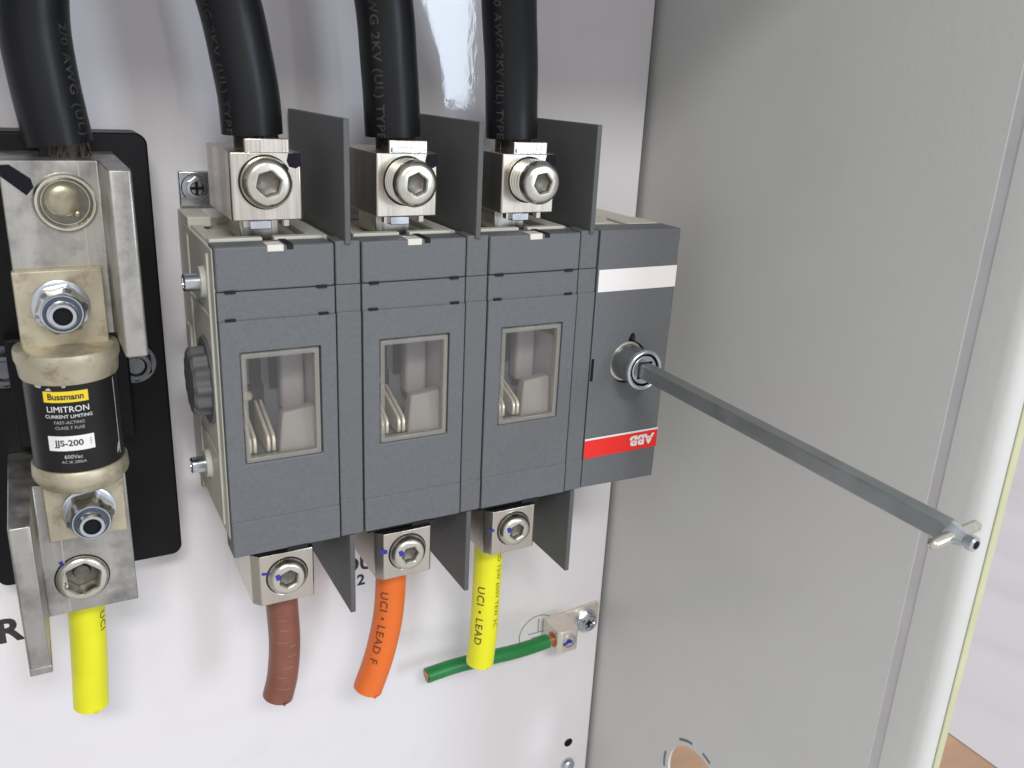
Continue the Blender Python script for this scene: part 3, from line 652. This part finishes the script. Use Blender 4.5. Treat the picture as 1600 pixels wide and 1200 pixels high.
black([(176.9, 28, -21.4), (176.2, 28, -8), (174.2, 26, 8), (169.2, 20.5, 29.3), (164, 13, 56), (156, 10, 100)],
      'thick black cable entering the third lug beside the shaft module', [('2/0 AWG 2KV (UL) TYPE', 4.4, 60, 0.95, 0.06)])

WG = 'cut coloured wire stubs'
def wire(name, pts, r, mname, label, texts, inkm, wob=0.0):
    tb = Tube(pts, r, ref=(0,-1,0)); top = empty(name, tuple(pts[0]), label, 'wire', WG)
    tb.mesh(wob=wob).build('insulation', mname, top)
    e = tb.p[-1]; t = tb.fr[-1][0]
    MB().rings(e-t*0.6, t, [(0, r*0.66), (1.1, r*0.64)], n=20).build('conductor', 'strand', top)
    f = tb.at(tb.s[-1], 0.2, r*0.95)
    MB().rings(f-t*1.0, t+Vector((0.1,0,0)), [(0, 1.2), (1.3, 0.7), (1.9, 0.25)], n=10).build('torn_edge', mname, top)
    for s_, size, d0, ang, bo in texts:
        text_on(lambda x, y: tb.at(max(0.01, d0+x), ang+y/r, r+0.1), s_, size, 'lettering', inkm, top, bold=bo, spacing=1.15, ax='LEFT', grid=0.8, sx=1.12)
    return top, tb
bw, bt = wire('brown_wire', [(74.9, 28, -200), (75.2, 28, -216), (75.6, 28, -235), (74.2, 28.5, -252), (71.8, 29, -263)], 6.7, 'brown',
     'brown wire stub hanging from the first bottom lug', [], 'scuff')
sc_ = MB(); rnd = random.Random(4)
for d0 in (20, 25, 31, 33.5, 38, 44, 49, 55):
    a0 = rnd.uniform(-0.9, 0.2); a1 = a0+rnd.uniform(0.5, 1.2)
    for i in range(8):
        q0, q1 = a0+(a1-a0)*i/8, a0+(a1-a0)*(i+1)/8
        sc_.add([bt.at(d0, q0, 6.75), bt.at(d0+0.1, q1, 6.75), bt.at(d0+0.42, q1, 6.75), bt.at(d0+0.32, q0, 6.75)], [(0,1,2,3)])
sc_.build('scuff_mark', 'scuff', bw, smooth=False, fix=False)
wire('orange_wire', [(124.3, 28, -200), (124.7, 28, -216), (123.2, 28, -236), (119.0, 28.3, -256), (113.6, 29, -273)], 6.9, 'orange',
     'orange wire stub printed UCI LEAD hanging from the middle bottom lug', [('UCI \u2022 LEAD F', 5.2, 19, -0.80, 0.08)], 'ink_orange')
wire('yellow_wire', [(174.0, 28, -200), (174.4, 28, -216), (174.1, 28, -236), (173.6, 28.3, -258), (172.6, 29, -276)], 6.9, 'yellow',
     'yellow wire stub printed UCI hanging in front of the green wire', [('UCI \u2022 LEAD', 5.2, 29, -0.90, 0.08), ('ID 75W 600V TEW 3C', 3.3, 12, 0.36, 0.0)], 'ink_yellow')
wire('yellow_wire', [(0.9, 38, -191), (0.9, 38, -206), (-0.3, 38, -228), (-1.7, 38.5, -249)], 6.7, 'yellow',
     'yellow wire stub hanging from the aluminium fuse terminal', [('UCI', 4.2, 13, 0.90, 0.02)], 'ink_yellow')
gw, gt = wire('green_wire', [(231.5, 59, -301), (222, 59, -301.6), (208, 58.5, -301.2), (190, 58, -299.6), (172, 57, -298.0), (155.5, 56, -298.0)], 4.0, 'green',
     'short green wire running sideways from the small ground lug', [], 'ink')
MB().rings((230.5, 59, -300.9), (1,0,0), [(0, 3.1), (9, 3.2)], n=16).build('conductor', 'strand', gw)

# ------------------------------------------------------------------ ground lug
gl = empty('ground_lug', (242, PY, -300), 'small tin plated ground lug screwed to the plate edge, holding the green wire', 'ground lug')
MB().prism_z([(235, 70), (235, 54.5), (237, 52.5), (247, 52.5), (249, 54.5), (249, 70)], -307, -293).build('lug_body', 'tin_lit', gl, bevel=0.6)
MB().prism_y([(248, -296), (262, -295.0), (274, -294.0), (275.2, -296), (275.2, -310), (262, -311), (248, -306)], 72.2, PY).build('lug_tab', 'tin_lit', gl, bevel=0.4)
pan_screw('screw', (265.6, 72.2, -304.0), 5.6, 6.0, gl, hexed=True)
MB().rings((242.3, 52.5, -300), (0,-1,0), [(-0.5, 4.4), (0.5, 4.2), (0.6, 2.8), (-1.5, 2.2)], n=28).build('set_screw', 'zinc', gl)
patch_y([(237.6, -300.6), (241.5, -298.6), (243.8, -299.3), (243.6, -301.2), (241, -300.8), (238.2, -302.0)], 51.9, 'paint_mark', 'bluemark', gl)
MB().rings((235.05, 59, -300.8), (-1,0,0), [(0, 4.6), (0.15, 4.5)], n=24).build('wire_hole', 'strand', gl)
